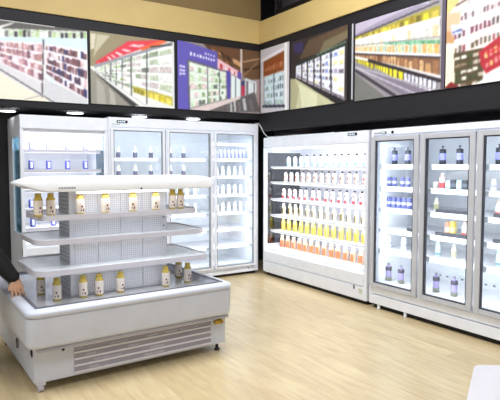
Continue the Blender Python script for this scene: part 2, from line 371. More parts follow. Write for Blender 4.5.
def poster(key, to_world, normal, parent):
    (a0, a1, z0, z1), bgc, ops = POSTERS[key]
    nu = int((a1 - a0) / .0075); nv = int((z1 - z0) / .0075)
    U, V = np.meshgrid(np.linspace(a0, a1, nu), np.linspace(z0, z1, nv))
    C = np.zeros(U.shape + (3,)); C[:] = bgc
    rng = np.random.RandomState(len(key) * 7 + ord(key[1]))
    for op in ops:
        if op[0] == 'p': C[inside(U, V, op[2])] = op[1]
        elif op[0] == 'l':
            (x0, y0), (x1, y1) = op[3], op[4]; d = max(1e-6, (x1 - x0) ** 2 + (y1 - y0) ** 2)
            t = np.clip(((U - x0) * (x1 - x0) + (V - y0) * (y1 - y0)) / d, 0, 1)
            C[np.hypot(U - x0 - t * (x1 - x0), V - y0 - t * (y1 - y0)) < max(op[2], .009) * .55] = op[1]
        else:
            _, q, n, m, base, pal, h, w = op; m = int(m * 1.4) if n > 1 or m > 12 else m
            H = homog(q); W_ = H[2, 0] * U + H[2, 1] * V + 1
            s = (H[0, 0] * U + H[0, 1] * V + H[0, 2]) / W_; t = (H[1, 0] * U + H[1, 1] * V + H[1, 2]) / W_
            ok = (s >= 0) & (s < 1) & (t >= 0) & (t < 1) & (W_ > 0) if inside(U, V, q).any() else np.zeros(U.shape, bool)
            ok = inside(U, V, q)
            s = np.clip(s, 0, .9999); t = np.clip(t, 0, .9999)
            ri = (t * n).astype(int); ci = (s * m).astype(int); tf = t * n - ri; sf = s * m - ci
            P = np.array(pal, float)[rng.randint(0, len(pal), (n, m))]; hh = h * (.75 + .35 * rng.rand(n, m))
            C[ok] = base
            k = ok & (tf > 1 - hh[ri, ci]) & (tf < .94 if n > 1 else tf < 2) & (np.abs(sf - .5) < w / 2)
            C[k] = P[ri[k], ci[k]] * (.82 + .36 * rng.rand(k.sum(), 1))
            if n > 1:
                k2 = ok & (tf >= .94); C[k2] = np.array(base) * .8
    # soften the print a little
    C *= .95 + .07 * rng.rand(*U.shape, 1)
    for _ in range(2):
        C[1:-1, 1:-1] = (C[1:-1, 1:-1] * 2 + C[:-2, 1:-1] + C[2:, 1:-1] + C[1:-1, :-2] + C[1:-1, 2:]) / 6
    C = np.clip(118 + (C - 118) * 1.18, 4, 246) / 255; C = np.where(C <= .04045, C / 12.92, ((C + .055) / 1.055) ** 2.4)
    pts = [to_world(u, v) for u, v in zip(U.ravel(), V.ravel())]; nrm = Vector(normal) * .004
    faces = [(j * nu + i, j * nu + i + 1, (j + 1) * nu + i + 1, (j + 1) * nu + i) for j in range(nv - 1) for i in range(nu - 1)]
    me = bpy.data.meshes.new('print'); me.from_pydata(pts, [], faces)
    ca = me.color_attributes.new('print', 'FLOAT_COLOR', 'POINT')
    ca.data.foreach_set('color', np.concatenate([C.reshape(-1, 3), np.ones((nu * nv, 1))], 1).ravel().astype(np.float32))
    me.materials.append(PRINT); o = bpy.data.objects.new('print', me); COL.objects.link(o); o.parent = parent
    return o
PRINT = bpy.data.materials.new('poster_print'); PRINT.use_nodes = True
_a = PRINT.node_tree.nodes.new('ShaderNodeVertexColor'); _a.layer_name = 'print'
_b = PRINT.node_tree.nodes['Principled BSDF']; PRINT.node_tree.links.new(_a.outputs[0], _b.inputs['Base Color']); _b.inputs['Roughness'].default_value = .45
board = mat('poster_board', (40, 38, 42), .5)
def hang(key, name, label, side, extra=None):
    (a0, a1, z0, z1) = POSTERS[key][0]
    if side == 'L':
        t = thing(name, label, 'poster', ((a0 + a1) / 2, YB, z0), 0, 'supermarket posters on the black band')
        o = t.location.copy(); build_in(MB().box(-(a1 - a0) / 2 - .004, (a1 - a0) / 2 + .004, -.012, -.001, -.004, z1 - z0 + .004), 'backing', board, t)
        poster(key, lambda u, v: (u - o.x, -.0135, v - z0), (0, -1, 0), t)
    else:
        t = thing(name, label, 'poster', (XR, -(a0 + a1) / 2, z0), 0, 'supermarket posters on the black band')
        o = t.location.copy(); build_in(MB().box(-.012, -.001, -(a1 - a0) / 2 - .004, (a1 - a0) / 2 + .004, -.004, z1 - z0 + .004), 'backing', board, t)
        poster(key, lambda u, v: (-.0135, -u - o.y, v - z0), (-1, 0, 0), t)
    return t
hang('P1', 'wall_poster', 'poster of pale open shelves and a cream aisle floor, leftmost on the black band', 'L')
hang('P2', 'wall_poster', 'poster of a row of glass freezer doors under a red banner', 'L')
hang('P3', 'wall_poster', 'poster of lit freezer doors in a purple wall', 'L')
hang('R1', 'wall_poster', 'narrow poster with a pale frame, brown heading and glass doors, beside the corner', 'R')
hang('R2', 'wall_poster', 'poster of a dark aisle with bright freezers and pale green floor', 'R')
hang('R3', 'wall_poster', 'poster of long shelves full of yellow and orange bottles', 'R')
hang('R4', 'wall_poster', 'poster of slanting shelves with packed boxes and red trays, rightmost', 'R')
struct(MB().box(XR - .01, XR - .001, 4.255, 4.272, 2.2, 3.0).build('trim_7', mat('pale_strip', (190, 190, 196), .4)))
struct(MB().box(XR - .02, XR - .001, 3.084, 3.118, 2.17, 3.02).build('trim_8', mat('mauve_post', (92, 84, 98), .4)))

# downlights set into the underside of the black box
def downlight(x, y, z, r, label):
    t = thing('downlight', label, 'downlight', (x, y, z), 0, 'downlights under the black box')
    build_in(MB().lathe([(r, -.003), (r + .012, -.002), (r + .012, 0)], 24), 'trim_ring', black, t)
    build_in(MB().lathe([(r * .4, -.0065), (r * .9, -.006), (r * .93, -.0032)], 24), 'lens', led_down, t)
downlight(.955, 6.50, 2.099, .10, 'round downlight in the black underside, left of all the chillers')
downlight(1.66, 6.33, 2.099, .10, 'round downlight above the open chiller with blue cans')
downlight(2.47, 6.40, 2.099, .10, 'round downlight above the left door of the back three-door fridge')
downlight(3.19, 6.34, 2.099, .10, 'round downlight above the middle door of the back three-door fridge')

# roof truss seen through the opening above the tan board on the right
t = thing('roof_truss', 'black lattice roof truss seen above the tan board at the corner', 'truss', (4.27, 3.45, 3.50))
truss_m = mat('truss_black', (14, 14, 18), .5)
build_in(MB().box(-.03, .03, -2.4, 2.5, .0, .07), 'bottom_chord', truss_m, t)
build_in(MB().box(-.03, .03, -2.4, 2.5, .62, .69), 'top_chord', truss_m, t)
for i in range(9):
    y = 2.45 - i * .55
    build_in(MB().box(-.025, .025, y - .025, y + .025, .07, .62), 'upright', truss_m, t)
    if i < 8:
        build_in(MB().tube([(0, y - .02, .06), (0, y - .53, .63)] if i % 2 else [(0, y - .02, .63), (0, y - .53, .06)], .022, 6), 'diagonal', truss_m, t)

# ------------------------------------------------------------------ products (prototypes)
def pmat(n, c, r=.35, **k): return mat(n, c, r, **k)
def bottle(name, prof, bodym, capprof, capm, labels=(), extra=()):
    """Empty + body + cap + wrap labels"""
    t = bpy.data.objects.new(name, None); COL.objects.link(t); t.empty_display_size = .03
    build_in(MB().lathe(prof, 14), 'body', bodym, t)
    if capprof: build_in(MB().lathe(capprof, 12), 'cap', capm, t)
    for nm, pr, m in labels: build_in(MB().lathe(pr, 14), nm, m, t)
    for nm, mb, m in extra: build_in(mb, nm, m, t)
    return t
USED = set()
def put(proto, loc, label, cat, group=None, rz=0, s=1):
    if proto.name in USED: c = copy_tree(proto)
    else: USED.add(proto.name); c = proto
    c.location = loc; c.rotation_euler = (0, 0, rz); c.scale = (s, s, s)
    tag(c, label, cat, group); return c
ORD = ['first', 'second', 'third', 'fourth', 'fifth', 'sixth', 'seventh', 'eighth', 'ninth', 'tenth', 'eleventh', 'twelfth', 'thirteenth', 'fourteenth']

# gold-capped tea bottles on the island
tea = bottle('tea_bottle', [(.022, 0), (.029, .004), (.0305, .012), (.0305, .115), (.029, .126), (.020, .141), (.019, .146)], pmat('amber_drink', (206, 180, 84), .2),
             [(.0215, .143), (.0215, .160), (.018, .163)], pmat('gold_cap', (196, 168, 66), .35),
             [('label', [(.0311, .014), (.0316, .016), (.0316, .112), (.0311, .114)], pmat('cream_label', (238, 226, 214), .5))],
             [('label_print', MB().box(-.010, .002, -.0330, -.0310, .055, .068).box(.003, .012, -.0324, -.0295, .026, .044).box(-.014, -.007, -.0322, -.0295, .03, .038), pmat('plum_print', (110, 60, 66), .5))])
# blue can
can = bottle('drink_can', [(.024, 0), (.030, .006), (.030, .095), (.025, .104)], pmat('can_blue', (76, 80, 160), .3),
             [(.025, .104), (.0255, .108), (.022, .1075)], pmat('can_lid', (190, 192, 205), .3, metal=.6),
             [], [('label', MB().prism([(.0302 * math.sin(a), -.0302 * math.cos(a)) for a in [R(v) for v in (-26, -14, 0, 12, 24)]] + [(.0318 * math.sin(a), -.0318 * math.cos(a)) for a in [R(v) for v in (24, 12, 0, -14, -26)]], .02, .088), pmat('can_label', (200, 206, 240), .4))])
def arc_patch(r, z0, z1, half, t=.0012):
    angs = [R(-half + 2 * half * k / 6) for k in range(7)]
    return MB().prism([(r * math.sin(a), -r * math.cos(a)) for a in angs] + [((r + t) * math.sin(a), -(r + t) * math.cos(a)) for a in reversed(angs)], z0, z1)
def drink(name, h, r, bodyc, capc, labelc=None, l0=.15, l1=.6, neck=.45, caph=.1, label2=None, b0=0, b1=.14, half=None, half2=50):
    prof = [(r * .85, 0), (r, .004), (r, h * .62), (r * .92, h * .70), (r * neck, h * .86), (r * neck, h * .9)]
    lab, ex = [], []
    if labelc and half: ex.append(('label', arc_patch(r * 1.002, h * l0, h * l1, half), pmat(name + '_label', labelc, .45)))
    elif labelc: lab.append(('label', [(r * 1.01, h * l0), (r * 1.03, h * (l0 + .01)), (r * 1.03, h * (l1 - .01)), (r * 1.01, h * l1)], pmat(name + '_label', labelc, .45)))
    if label2: ex.append(('base_label', arc_patch(r * 1.002, h * b0 + .006, h * b1, half2, .0016), pmat(name + '_band', label2, .45)))
    return bottle(name, prof, pmat(name + '_body', bodyc, .25), [(r * neck * 1.15, h * (1.01 - caph)), (r * neck * 1.15, h), (r * neck, h * 1.0 + .001)], pmat(name + '_cap', capc, .4), lab, ex)
water = drink('water_bottle', .150, .028, (226, 238, 241), (26, 30, 36), (150, 180, 190), .06, .34, neck=.42, half=50, caph=.15)
peach = drink('milk_drink_bottle', .148, .027, (248, 242, 234), (44, 36, 40), (160, 104, 86), .32, .60, neck=.42, label2=(206, 140, 128), b1=.20, half=26, half2=26, caph=.15)
redb = drink('berry_drink_bottle', .158, .029, (250, 242, 242), (30, 28, 36), (96, 66, 78), .50, .66, neck=.42, label2=(204, 84, 94), b1=.27, half=20, half2=48, caph=.14)
straw = drink('soy_drink_bottle', .155, .028, (252, 247, 218), (244, 240, 214), (118, 104, 62), .10, .66, neck=.55, half=30)
yellow = drink('lemon_drink_bottle', .165, .030, (246, 228, 120), (246, 236, 180), (204, 164, 66), .10, .64, neck=.55, half=34)
orange = drink('juice_bottle', .168, .034, (244, 206, 176), (252, 246, 240), (206, 128, 88), .10, .62, neck=.62, half=70)
darkb = drink('black_label_bottle', .150, .026, (205, 208, 214), (224, 216, 176), (78, 74, 96), .08, .52, neck=.5)
clearb = drink('clear_bottle', .13, .024, (222, 228, 236), (250, 250, 252), (204, 210, 226), .1, .5, neck=.6)
lilac = drink('lilac_bottle', .13, .024, (190, 192, 226), (226, 228, 240), (150, 150, 206), .12, .65, neck=.6)
cosmetic = bottle('striped_tall_can', [(.028, 0), (.031, .004), (.031, .140), (.027, .148)], pmat('charcoal_can', (52, 54, 66), .3),
                  [(.0065, .148), (.0065, .166), (.012, .167), (.012, .178), (.008, .180)], pmat('can_nozzle', (96, 98, 120), .4), [('label', [(.0314, .044), (.032, .046), (.032, .106), (.0314, .108)], pmat('violet_label', (150, 150, 226), .4))])
purple = bottle('dark_top_bottle', [(.028, 0), (.032, .004), (.032, .03), (.028, .07), (.030, .105), (.033, .12), (.030, .145), (.012, .162), (.012, .172)], pmat('lilac_glass', (150, 140, 190), .25),
                [(.013, .172), (.013, .185), (.010, .187)], pmat('grey_cap', (120, 120, 136), .4),
                [('shoulder_band', [(.0305, .108), (.0338, .112), (.0340, .125), (.0318, .148)], pmat('shoulder_dark', (58, 54, 78), .4)), ('base_band', [(.030, .001), (.0328, .005), (.0328, .032), (.0305, .042)], pmat('olive_base', (118, 122, 112), .4))])
smallblue = bottle('small_blue_can', [(.022, 0), (.026, .005), (.026, .100), (.022, .108)], pmat('cobalt_can', (112, 116, 186), .35), [(.022, .108), (.0225, .112), (.019, .1115)], pmat('can_lid', (190, 192, 205)),
                   [('label', [(.0262, .035), (.0268, .037), (.0268, .062), (.0262, .064)], pmat('pale_blue_label', (216, 218, 238), .4))])
whitec = drink('white_tub_bottle', .13, .030, (246, 246, 250), (240, 240, 246), (180, 190, 226), .3, .5, neck=.7)
def clone_kind(name, h, r, **k): return drink(name, h, r, **k)
pinkb = drink('pink_bottle', .15, .032, (238, 205, 200), (250, 226, 226), (206, 86, 92), .05, .38, neck=.5)
tealb = drink('pale_teal_bottle', .145, .026, (206, 228, 232), (240, 246, 250), (120, 160, 176), .1, .22, neck=.5)
creamb = drink('cream_bottle', .13, .024, (238, 234, 216), (246, 244, 236), (190, 186, 150), .15, .55, neck=.5)
redw = drink('red_base_bottle', .145, .028, (246, 242, 238), (226, 190, 186), None, neck=.5, label2=(216, 90, 90), b1=.28)
def carton(name, w, d, h, c, c2):
    t = bpy.data.objects.new(name, None); COL.objects.link(t)
    build_in(MB().box(-w / 2, w / 2, -d / 2, d / 2, 0, h, .002), 'body', pmat(name + '_body', c, .4), t)
    build_in(MB().box(-w / 2 - .001, w / 2 + .001, -d / 2 - .001, d / 2 + .001, h * .25, h * .62), 'label', pmat(name + '_label', c2, .4), t)
    return t
c_red = carton('red_carton', .045, .045, .125, (222, 150, 130), (236, 200, 190)); c_yel = carton('yellow_carton', .045, .045, .135, (236, 208, 96), (244, 230, 160))
c_blue = carton('blue_carton', .05, .05, .085, (170, 196, 220), (210, 226, 236)); c_dark = carton('dark_box', .05, .05, .085, (60, 62, 70), (92, 96, 110))
cup = bottle('white_cup', [(.022, 0), (.026, .05), (.024, .06)], pmat('cup_white', (244, 244, 246), .4), [(.0255, .06), (.02, .066)], pmat('cup_lid', (250, 250, 250)))
PROTOS = [tea, can, water, peach, redb, straw, yellow, orange, darkb, clearb, lilac, cosmetic, purple, smallblue, whitec, pinkb, tealb, creamb, redw, c_red, c_yel, c_blue, c_dark, cup]

# ------------------------------------------------------------------ A: open multideck with blue cans
def marks(mb, x, z, y, n, w, h, gap, axis='x'):
    """a short line of tiny printed characters"""
    for i in range(n):
        u = x + i * (w + gap)
        if axis == 'x': mb.box(u, u + w, y, y + .001, z, z + h); 
        else: mb.box(y, y + .001, u, u + w, z, z + h)
    return mb
def led_or_fill_light(parent, loc, rot, sx, sy, power):
    o = area('chiller_lamp_or_fill', loc, rot, sx, sy, power, (.94, .97, 1)); o.parent = parent; return o

x0, x1, yb = 1.01, 1.957, 6.86
A = thing('open_display_chiller', 'white open-front chiller with rows of blue cans, left end of the back row', 'display chiller', ((x0 + x1) / 2, YB, 0))
W2 = (x1 - x0) / 2; D = yb - YB
b = lambda mb, n, m, l=None: build_in(mb, n, m, A, l)
b(MB().box(-W2, W2, D - .05, D, .04, 2.02), 'back_panel', white_in)
b(MB().box(-W2 - .001, W2 + .001, -.004, .20, 1.885, 2.031, .004).box(-W2 + .04, W2 - .04, .03, .2, 1.85, 1.886), 'header', white)
b(MB().box(-W2, W2, .2, D, 1.99, 2.03), 'top_panel', white)
lp = b(MB().box(-W2, -W2 + .035, 0, .05, .04, 1.99).box(-W2, -W2 + .035, .50, D - .05, .04, 1.99).box(-W2, -W2 + .035, .05, .50, 1.80, 1.99).box(-W2, -W2 + .035, .05, .50, .04, .74), 'side_panel', white)
build_in(MB().box(-W2 + .012, -W2 + .022, .05, .50, .74, 1.80), 'side_window', glass_teal, lp, 'blue-green glass window')
b(MB().box(W2 - .035, W2, 0, D - .05, .04, 1.99), 'side_panel', white)
b(MB().box(W2 - .042, W2 - .036, .06, .34, .75, 1.84), 'end_mirror', glass_teal, 'blue-tinted glass end panel')
b(MB().box(-W2, W2, 0, .06, .10, .505, .006).box(-W2, W2, .004, .06, .512, .60, .006), 'front_panel', white)
b(MB().box(-W2 + .02, W2 - .02, .05, D - .06, .0, .11), 'gap_shade', blackgap)  # black block painted as the shaded gap under the chiller
b(MB().box(-W2 + .036, W2 - .036, .06, D - .05, .55, .635), 'bottom_deck', white_in)
zA = [1.665, 1.443, 1.225, 1.010, .80]
for z in zA:
    s_ = b(MB().box(-W2 + .036, W2 - .05, .12, D - .05, z - .018, z), 'shelf', wire_white)
    build_in(MB().box(-W2 + .036, W2 - .05, .112, .119, z - .03, z + .004), 'price_rail', rail_grey, s_)
    build_in(MB().box(-W2 + .05, W2 - .06, .122, .145, z - .032, z - .020), 'lamp_tube', led, s_)
    led_or_fill_light(A, (0, .2, z - .04), (R(25), 0, 0), W2 * 1.8, .08, 1.8)
b(MB().box(-W2 + .05, W2 - .05, .13, .16, 1.855, 1.872), 'lamp_tube', led)
led_or_fill_light(A, (0, .16, 1.82), (R(58), 0, 0), W2 * 1.8, .08, 9)
b(marks(MB(), -W2 + .05, 2.0, -.0015, 5, .014, .010, .004), 'maker_mark', ink)
for k, (x, z, lab) in enumerate([(1.169, 1.665, 'leftmost can on the top shelf'), (1.351, 1.665, 'second can from left on the top shelf'), (1.562, 1.665, 'third can from left on the top shelf'), (1.769, 1.665, 'rightmost can on the top shelf'),
        (1.164, 1.443, 'leftmost can on the second shelf'), (1.351, 1.443, 'second can from left on the second shelf'), (1.560, 1.443, 'third can from left on the second shelf'), (1.764, 1.443, 'rightmost can on the second shelf'),
        (1.155, 1.010, 'can on the shelf just below the island canopy'), (1.165, .80, 'left can on the lowest shelf'), (1.385, .80, 'right can on the lowest shelf'),
        (1.16, .635, 'leftmost can on the bottom deck'), (1.352, .635, 'middle can on the bottom deck'), (1.484, .635, 'right can on the bottom deck')]):
    put(can, (x, 6.33, z + .0005), 'blue drink can, ' + lab.replace(' can ', ' ').replace('can on', 'one on') + ' of open back chiller', 'can', 'blue cans in the open chiller')

# ------------------------------------------------------------------ door cabinets (B: back row, C: right row), built facing -y
def door_cabinet(label, loc, rz, width, height, doors, door_z, base_z, shelf_z, frame_m, fw, fillP, depth=.80, cap_h=.12, dark=False, kick=None):
    """origin: left front bottom corner seen from the front; x runs to the right, y into the depth"""
    t = thing('glass_door_fridge', label, 'display fridge', loc, rz)
    b = lambda mb, n, m, l=None: build_in(mb, n, m, t, l)
    w, d = width, depth; dz0, dz1 = door_z
    b(MB().box(0, w, d - .05, d, base_z, height - .001), 'back_panel', white_in)
    b(MB().box(0, .035, .035, d - .05, base_z, height - .001).box(0, .035, 0, .035, base_z, height - .001), 'side_panel', white)
    b(MB().box(w - .035, w, 0, d - .05, base_z, height - .001), 'side_panel', white)
    b(MB().box(.001, w - .001, -.002, .12, dz1 + .012, height, .006), 'header', white)
    b(MB().box(.035, w - .035, .12, d - .05, height - .05, height - .002), 'top_panel', white)
    bp = MB().box(.001, w - .001, -.002, d - .06, base_z, base_z + (dz0 - base_z) * .52, .004)
    bp.box(.001, w - .001, .006, d - .06, base_z + (dz0 - base_z) * .56, dz0 - .008, .004)
    b(bp, 'base_panel', white)
    b(MB().box(.03, w - .03, .045, d - .08, 0, base_z - .001), 'gap_shade', blackgap)  # black block gives the gap under the fridge its shade
    for zf in ():
        pass
    b(MB().box(.036, w - .036, .05, d - .05, dz0, dz0 + .03), 'bottom_deck', white_in)
    for z in shelf_z:
        s_ = b(MB().box(.036, w - .036, .10, d - .05, z - .014, z), 'shelf', wire_white)
        build_in(MB().box(.036, w - .036, .09, .099, z - (.042 if dark else .026), z + .003), 'price_rail', white_in, s_)
        if dark:
            pass
    # added door-sized fill light behind each pane, then mullions between doors
    for i, (a, c) in enumerate(doors):
        led_or_fill_light(t, ((a + c) / 2, .085, (dz0 + dz1) / 2), (R(90), 0, 0), (c - a) * .85, (dz1 - dz0) * .9, fillP)
    for i in range(len(doors) - 1):
        xm = (doors[i][1] + doors[i + 1][0]) / 2
        b(MB().box(xm - .02, xm + .02, .03, .08, dz0, dz1), 'mullion', silver_dark)
    for i, (a, c) in enumerate(doors):
        dr = b(MB().box(a, a + fw, -.03, -.002, dz0, dz1, .003).box(c - fw, c, -.03, -.002, dz0, dz1, .003).box(a + fw, c - fw, -.03, -.002, dz1 - fw * .8, dz1, .003).box(a + fw, c - fw, -.03, -.002, dz0, dz0 + fw * .8, .003), 'door', frame_m)
        f2 = fw + .012
        build_in(MB().box(a + fw, a + f2, -.022, .0, dz0 + fw * .8, dz1 - fw * .8).box(c - f2, c - fw, -.022, .0, dz0 + fw * .8, dz1 - fw * .8).box(a + f2, c - f2, -.022, .0, dz1 - fw * .8 - .01, dz1 - fw * .8).box(a + f2, c - f2, -.022, .0, dz0 + fw * .8, dz0 + fw * .8 + .01), 'gasket', gasket if dark else mat('pale_gasket', (150, 153, 160), .5), dr)
        build_in(MB().box(a + f2, c - f2, -.016, -.010, dz0 + fw * .8 + .01, dz1 - fw * .8 - .01), 'pane', glass, dr)
    return t
# dark gap line above doors is the real gap between header and doors
sh = [1.775, 1.572, 1.345, 1.095, .855, .63, .40]
B = door_cabinet('tall white three-door glass fridge in the back row beside the corner', (1.962, YB, 0), 0, 2.075, 2.05, [(.022, .695), (.722, 1.358), (1.385, 2.022)], (.125, 1.925), .04,
                 sh[1:], white, .030, 10)
build_in(marks(MB(), .045, 1.965, -.0035, 6, .012, .008, .004), 'maker_mark', ink, B)
dp = build_in(MB().box(.10, .23, -.006, -.001, 1.985, 2.015), 'control_display', lcd, B); build_in(marks(MB(), .115, 1.993, -.0075, 4, .014, .012, .010), 'digits', lcd_lit, dp)
build_in(MB().lathe([(.008, -.004), (.008, 0)], 12, .80 * 2.4, -.002, axis='y', cz=.085), 'lock', silver_dark, B)
build_in(MB().box(1.40, 2.0, .10, .12, 1.755, 1.785), 'lamp_tube', led, B)
for r_, z in enumerate((1.572, 1.345)):
    rn = ('upper', 'second')[r_]
    for k, x in enumerate((2.15, 2.365, 2.57)):
        put(darkb, (x, 6.29, z + .0005), f'dark-label bottle, {ORD[k]} from left, {rn} shelf behind left back-row door', 'bottle', 'dark-label bottles in the back fridge')
    for k, x in enumerate((2.83, 3.02)):
        put(darkb, (x, 6.29, z + .0005), f'dark-label bottle, {ORD[k]} from left, {rn} shelf behind middle back-row door', 'bottle', 'dark-label bottles in the back fridge')
for k in range(9):
    put(lilac, (3.44 + k * .062, 6.27, 1.572 + .0005), f'lilac bottle, {ORD[k]} from left, top shelf behind right back-row door', 'bottle', 'lilac bottles on the top shelf')
for r_, z in enumerate((1.345, 1.095, .855)):
    for k in range(6):
        put(clearb, (3.50 + k * .095, 6.27, z + .0005), f'clear bottle, {ORD[k]} from left, {("second", "third", "fourth")[r_]} shelf behind right back-row door', 'bottle', 'clear white-capped bottles in the corner fridge')
for r_, z in enumerate((1.095, .855)):
    for k in range(3):
        put(clearb, (2.95 + k * .12, 6.30, z + .0005), f'clear bottle, {ORD[k]} from left, {("third", "fourth")[r_]} shelf behind middle back-row door', 'bottle', 'clear bottles behind the middle door')

# C: right row, x local runs towards the camera (world -y), y local runs to world +x
C_y0 = 3.972
shC = [1.498, 1.272, 1.050, .834, .620]
Cc = door_cabinet('white fridge with three grey-framed glass doors along the right wall', (XR, C_y0, 0), R(-90), 1.87, 1.86, [(.022, .630), (.650, 1.222), (1.240, 1.850)], (.235, 1.785), .05,
                  shC, silver, .055, 8, dark=True)
CL = lambda yy: C_y0 - yy
build_in(marks(MB(), .04, 1.815, -.0035, 6, .016, .010, .004), 'maker_mark', ink, Cc)
dp = build_in(MB().box(.145, .205, -.006, -.001, 1.812, 1.832), 'control_display', lcd, Cc); build_in(marks(MB(), .150, 1.817, -.0075, 3, .009, .010, .006), 'digits', lcd_lit, dp)
build_in(MB().lathe([(.014, -.006), (.016, 0)], 14, .285, -.002, axis='y', cz=1.822), 'control_knob', lcd, Cc)
build_in(MB().lathe([(.02, 0), (.016, .01), (.016, .049)], 12, .12, .02), 'levelling_foot', white, Cc)
build_in(MB().lathe([(.02, 0), (.016, .01), (.016, .049)], 12, .47, .02), 'levelling_foot', white, Cc)
for (a, c) in ((.10, .60), (.72, 1.19), (1.31, 1.80)):
    for z in (shC[2], shC[3]):
        if z == shC[3] and a == .10 or z == shC[2] and a == .10: continue
        build_in(MB().box(a, c, .12, .125, z + .003, z + .036), 'dark_price_strip', mat('dark_strip', (52, 52, 62), .5), Cc)
build_in(MB().box(.38, .60, .12, .125, shC[3] + .003, shC[3] + .036), 'dark_price_strip', MATS['dark_strip'], Cc)
fl_ = MB()
for k in range(16): fl_.box(.30 + k * .09, .325 + k * .09, .744, .749, .300, .316)
build_in(fl_, 'vent_slots', mat('slot_grey', (120, 122, 136), .5), Cc)
deck = .266
def c_item(proto, yy, z, label, cat='bottle', group=None, X=4.28, s=1): return put(proto, (X, yy, z + .0006), label, cat, group, R(-90), s)
g = 'striped tall cans on the top shelf'
for yy, lab in ((3.859, 'first tall charcoal and violet can behind the first right-wall door'), (3.687, 'second tall charcoal and violet can behind the first right-wall door'),
                (3.266, 'left striped charcoal and violet tall can behind middle right-wall door'), (3.080, 'right striped charcoal and violet tall can behind middle right-wall door'),
                (2.690, 'left tall charcoal and violet can behind the nearest right-wall door'), (2.50, 'right tall charcoal and violet can behind the nearest right-wall door')):
    c_item(cosmetic, yy, shC[0], lab, 'can', g)
for k, yy in enumerate((3.925, 3.855, 3.745, 3.675)): c_item(smallblue, yy, shC[1], f'small blue can, {ORD[k]} from left, second shelf behind first right-wall door', 'can', 'small blue cans', s=.88)
for k in range(6): c_item(smallblue, 3.925 - k * .068, shC[2], f'small blue can, {ORD[k]} from left, crowded shelf behind first right-wall door', 'can', 'small blue cans')
c_item(whitec, 3.915, shC[4], 'white bottle with lilac label, left on the fifth shelf behind the first door')
c_item(whitec, 3.715, shC[4], 'white bottle with lilac label, right on the fifth shelf behind the first door')
for yy, lab in ((3.915, 'left dark-shouldered lilac bottle on the lowest deck behind the first door'), (3.745, 'right dark-shouldered lilac bottle on the lowest deck behind the first door'),
                (3.307, 'left dark-shouldered lilac bottle on the floor deck behind the middle door'), (3.104, 'right dark-shouldered lilac bottle on the floor deck behind the middle door')):
    c_item(purple, yy, deck, lab, 'bottle', 'dark-shouldered lilac bottles')
c_item(cup, 3.335, shC[1], 'small white cup beside the pink bottle behind the middle door', 'cup')
c_item(pinkb, 3.262, shC[1], 'pink bottle with a red lower label behind the middle door')
c_item(c_blue, 3.185, shC[1], 'pale blue carton beside the pink bottle', 'carton')
c_item(c_dark, 3.125, shC[1], 'small dark box between two pale blue cartons', 'box')
c_item(c_blue, 3.066, shC[1], 'pale blue carton between two dark boxes', 'carton')
c_item(c_dark, 3.005, shC[1], 'small dark box at the right of the second shelf behind the middle door', 'box')
c_item(creamb, 3.325, shC[2], 'white tube-like bottle alone on the third shelf behind the middle door')
c_item(c_red, 3.185, shC[3], 'red and white carton touching a yellow carton', 'carton')
c_item(c_yel, 3.132, shC[3], 'yellow carton touching a red and white carton', 'carton')
c_item(redw, 3.005, shC[3], 'white bottle with a red base on the fourth shelf behind the middle door')
c_item(tealb, 3.295, shC[4], 'pale teal bottle on the fifth shelf behind the middle door')
c_item(creamb, 3.116, shC[4], 'cream bottle on the fifth shelf behind the middle door')
c_item(whitec, 2.735, shC[1], 'white bottle on the second shelf behind the nearest right-wall door', s=.8)
c_item(redw, 2.68, shC[2], 'white bottle with a red base on the third shelf behind the nearest right-wall door')
c_item(tealb, 2.665, shC[4], 'pale teal bottle on the fifth shelf behind the nearest right-wall door')

# ------------------------------------------------------------------ D: open wall chiller with six rows of bottles
O_y0, O_y1 = 5.966, 4.012
w = O_y0 - O_y1
O = thing('open_wall_chiller', 'white open-front chiller with six rows of colourful bottles along the right wall', 'display chiller', (XR, O_y0, 0), R(-90))
b = lambda mb, n, m, l=None: build_in(mb, n, m, O, l)
b(MB().box(0, w, .75, .80, .05, 1.85), 'back_panel', white_in)
b(MB().box(.001, w - .001, -.002, .16, 1.725, 1.86, .008), 'header', white)
b(MB().box(.001, w - .001, .16, .75, 1.82, 1.858), 'top_panel', white)
lp = b(MB().box(0, .03, 0, .05, .05, 1.724).box(0, .03, .05, .75, .05, .42).box(0, .03, .62, .75, .42, 1.82).box(0, .03, .05, .62, 1.66, 1.724), 'side_panel', white)
build_in(MB().box(.010, .018, .05, .62, .42, 1.66), 'side_window', glass_tint, lp, 'grey tinted glass end window')
b(MB().box(w - .045, w, 0, .75, .05, 1.724), 'side_panel', white)
b(MB().box(.031, w - .046, .0, .06, .196, .33, .006).box(0.001, w - .001, -.004, .06, .045, .19, .006), 'front_panel', white)
b(MB().box(.03, w - .03, .04, .75, 0, .044), 'gap_shade', blackgap)  # shade of the floor gap, done as a black block
b(MB().box(.031, w - .046, .061, .75, .30, .372, .003), 'bottom_deck', white_in)
zO = [1.475, 1.270, 1.042, .822, .612]
for z in zO:
    s_ = b(MB().box(.031, w - .046, .11, .75, z - .016, z), 'shelf', wire_white)
    build_in(MB().box(.031, w - .046, .100, .109, z - .024, z + .003), 'price_rail', white_in, s_)
    build_in(MB().box(.06, w - .07, .113, .135, z - .030, z - .018), 'lamp_tube', led, s_)
    led_or_fill_light(O, (w / 2, .125, z - .04), (R(52), 0, 0), w * .9, .08, 3.6)
b(MB().box(.05, w - .06, .12, .15, 1.70, 1.718), 'lamp_tube', led)
led_or_fill_light(O, (w / 2, .14, 1.66), (R(58), 0, 0), w * .9, .10, 4.5)
dp = b(MB().box(w - .31, w - .17, -.007, -.002, 1.815, 1.842), 'control_display', lcd); build_in(marks(MB(), w - .295, 1.822, -.0085, 4, .014, .012, .012), 'digits', lcd_lit, dp)
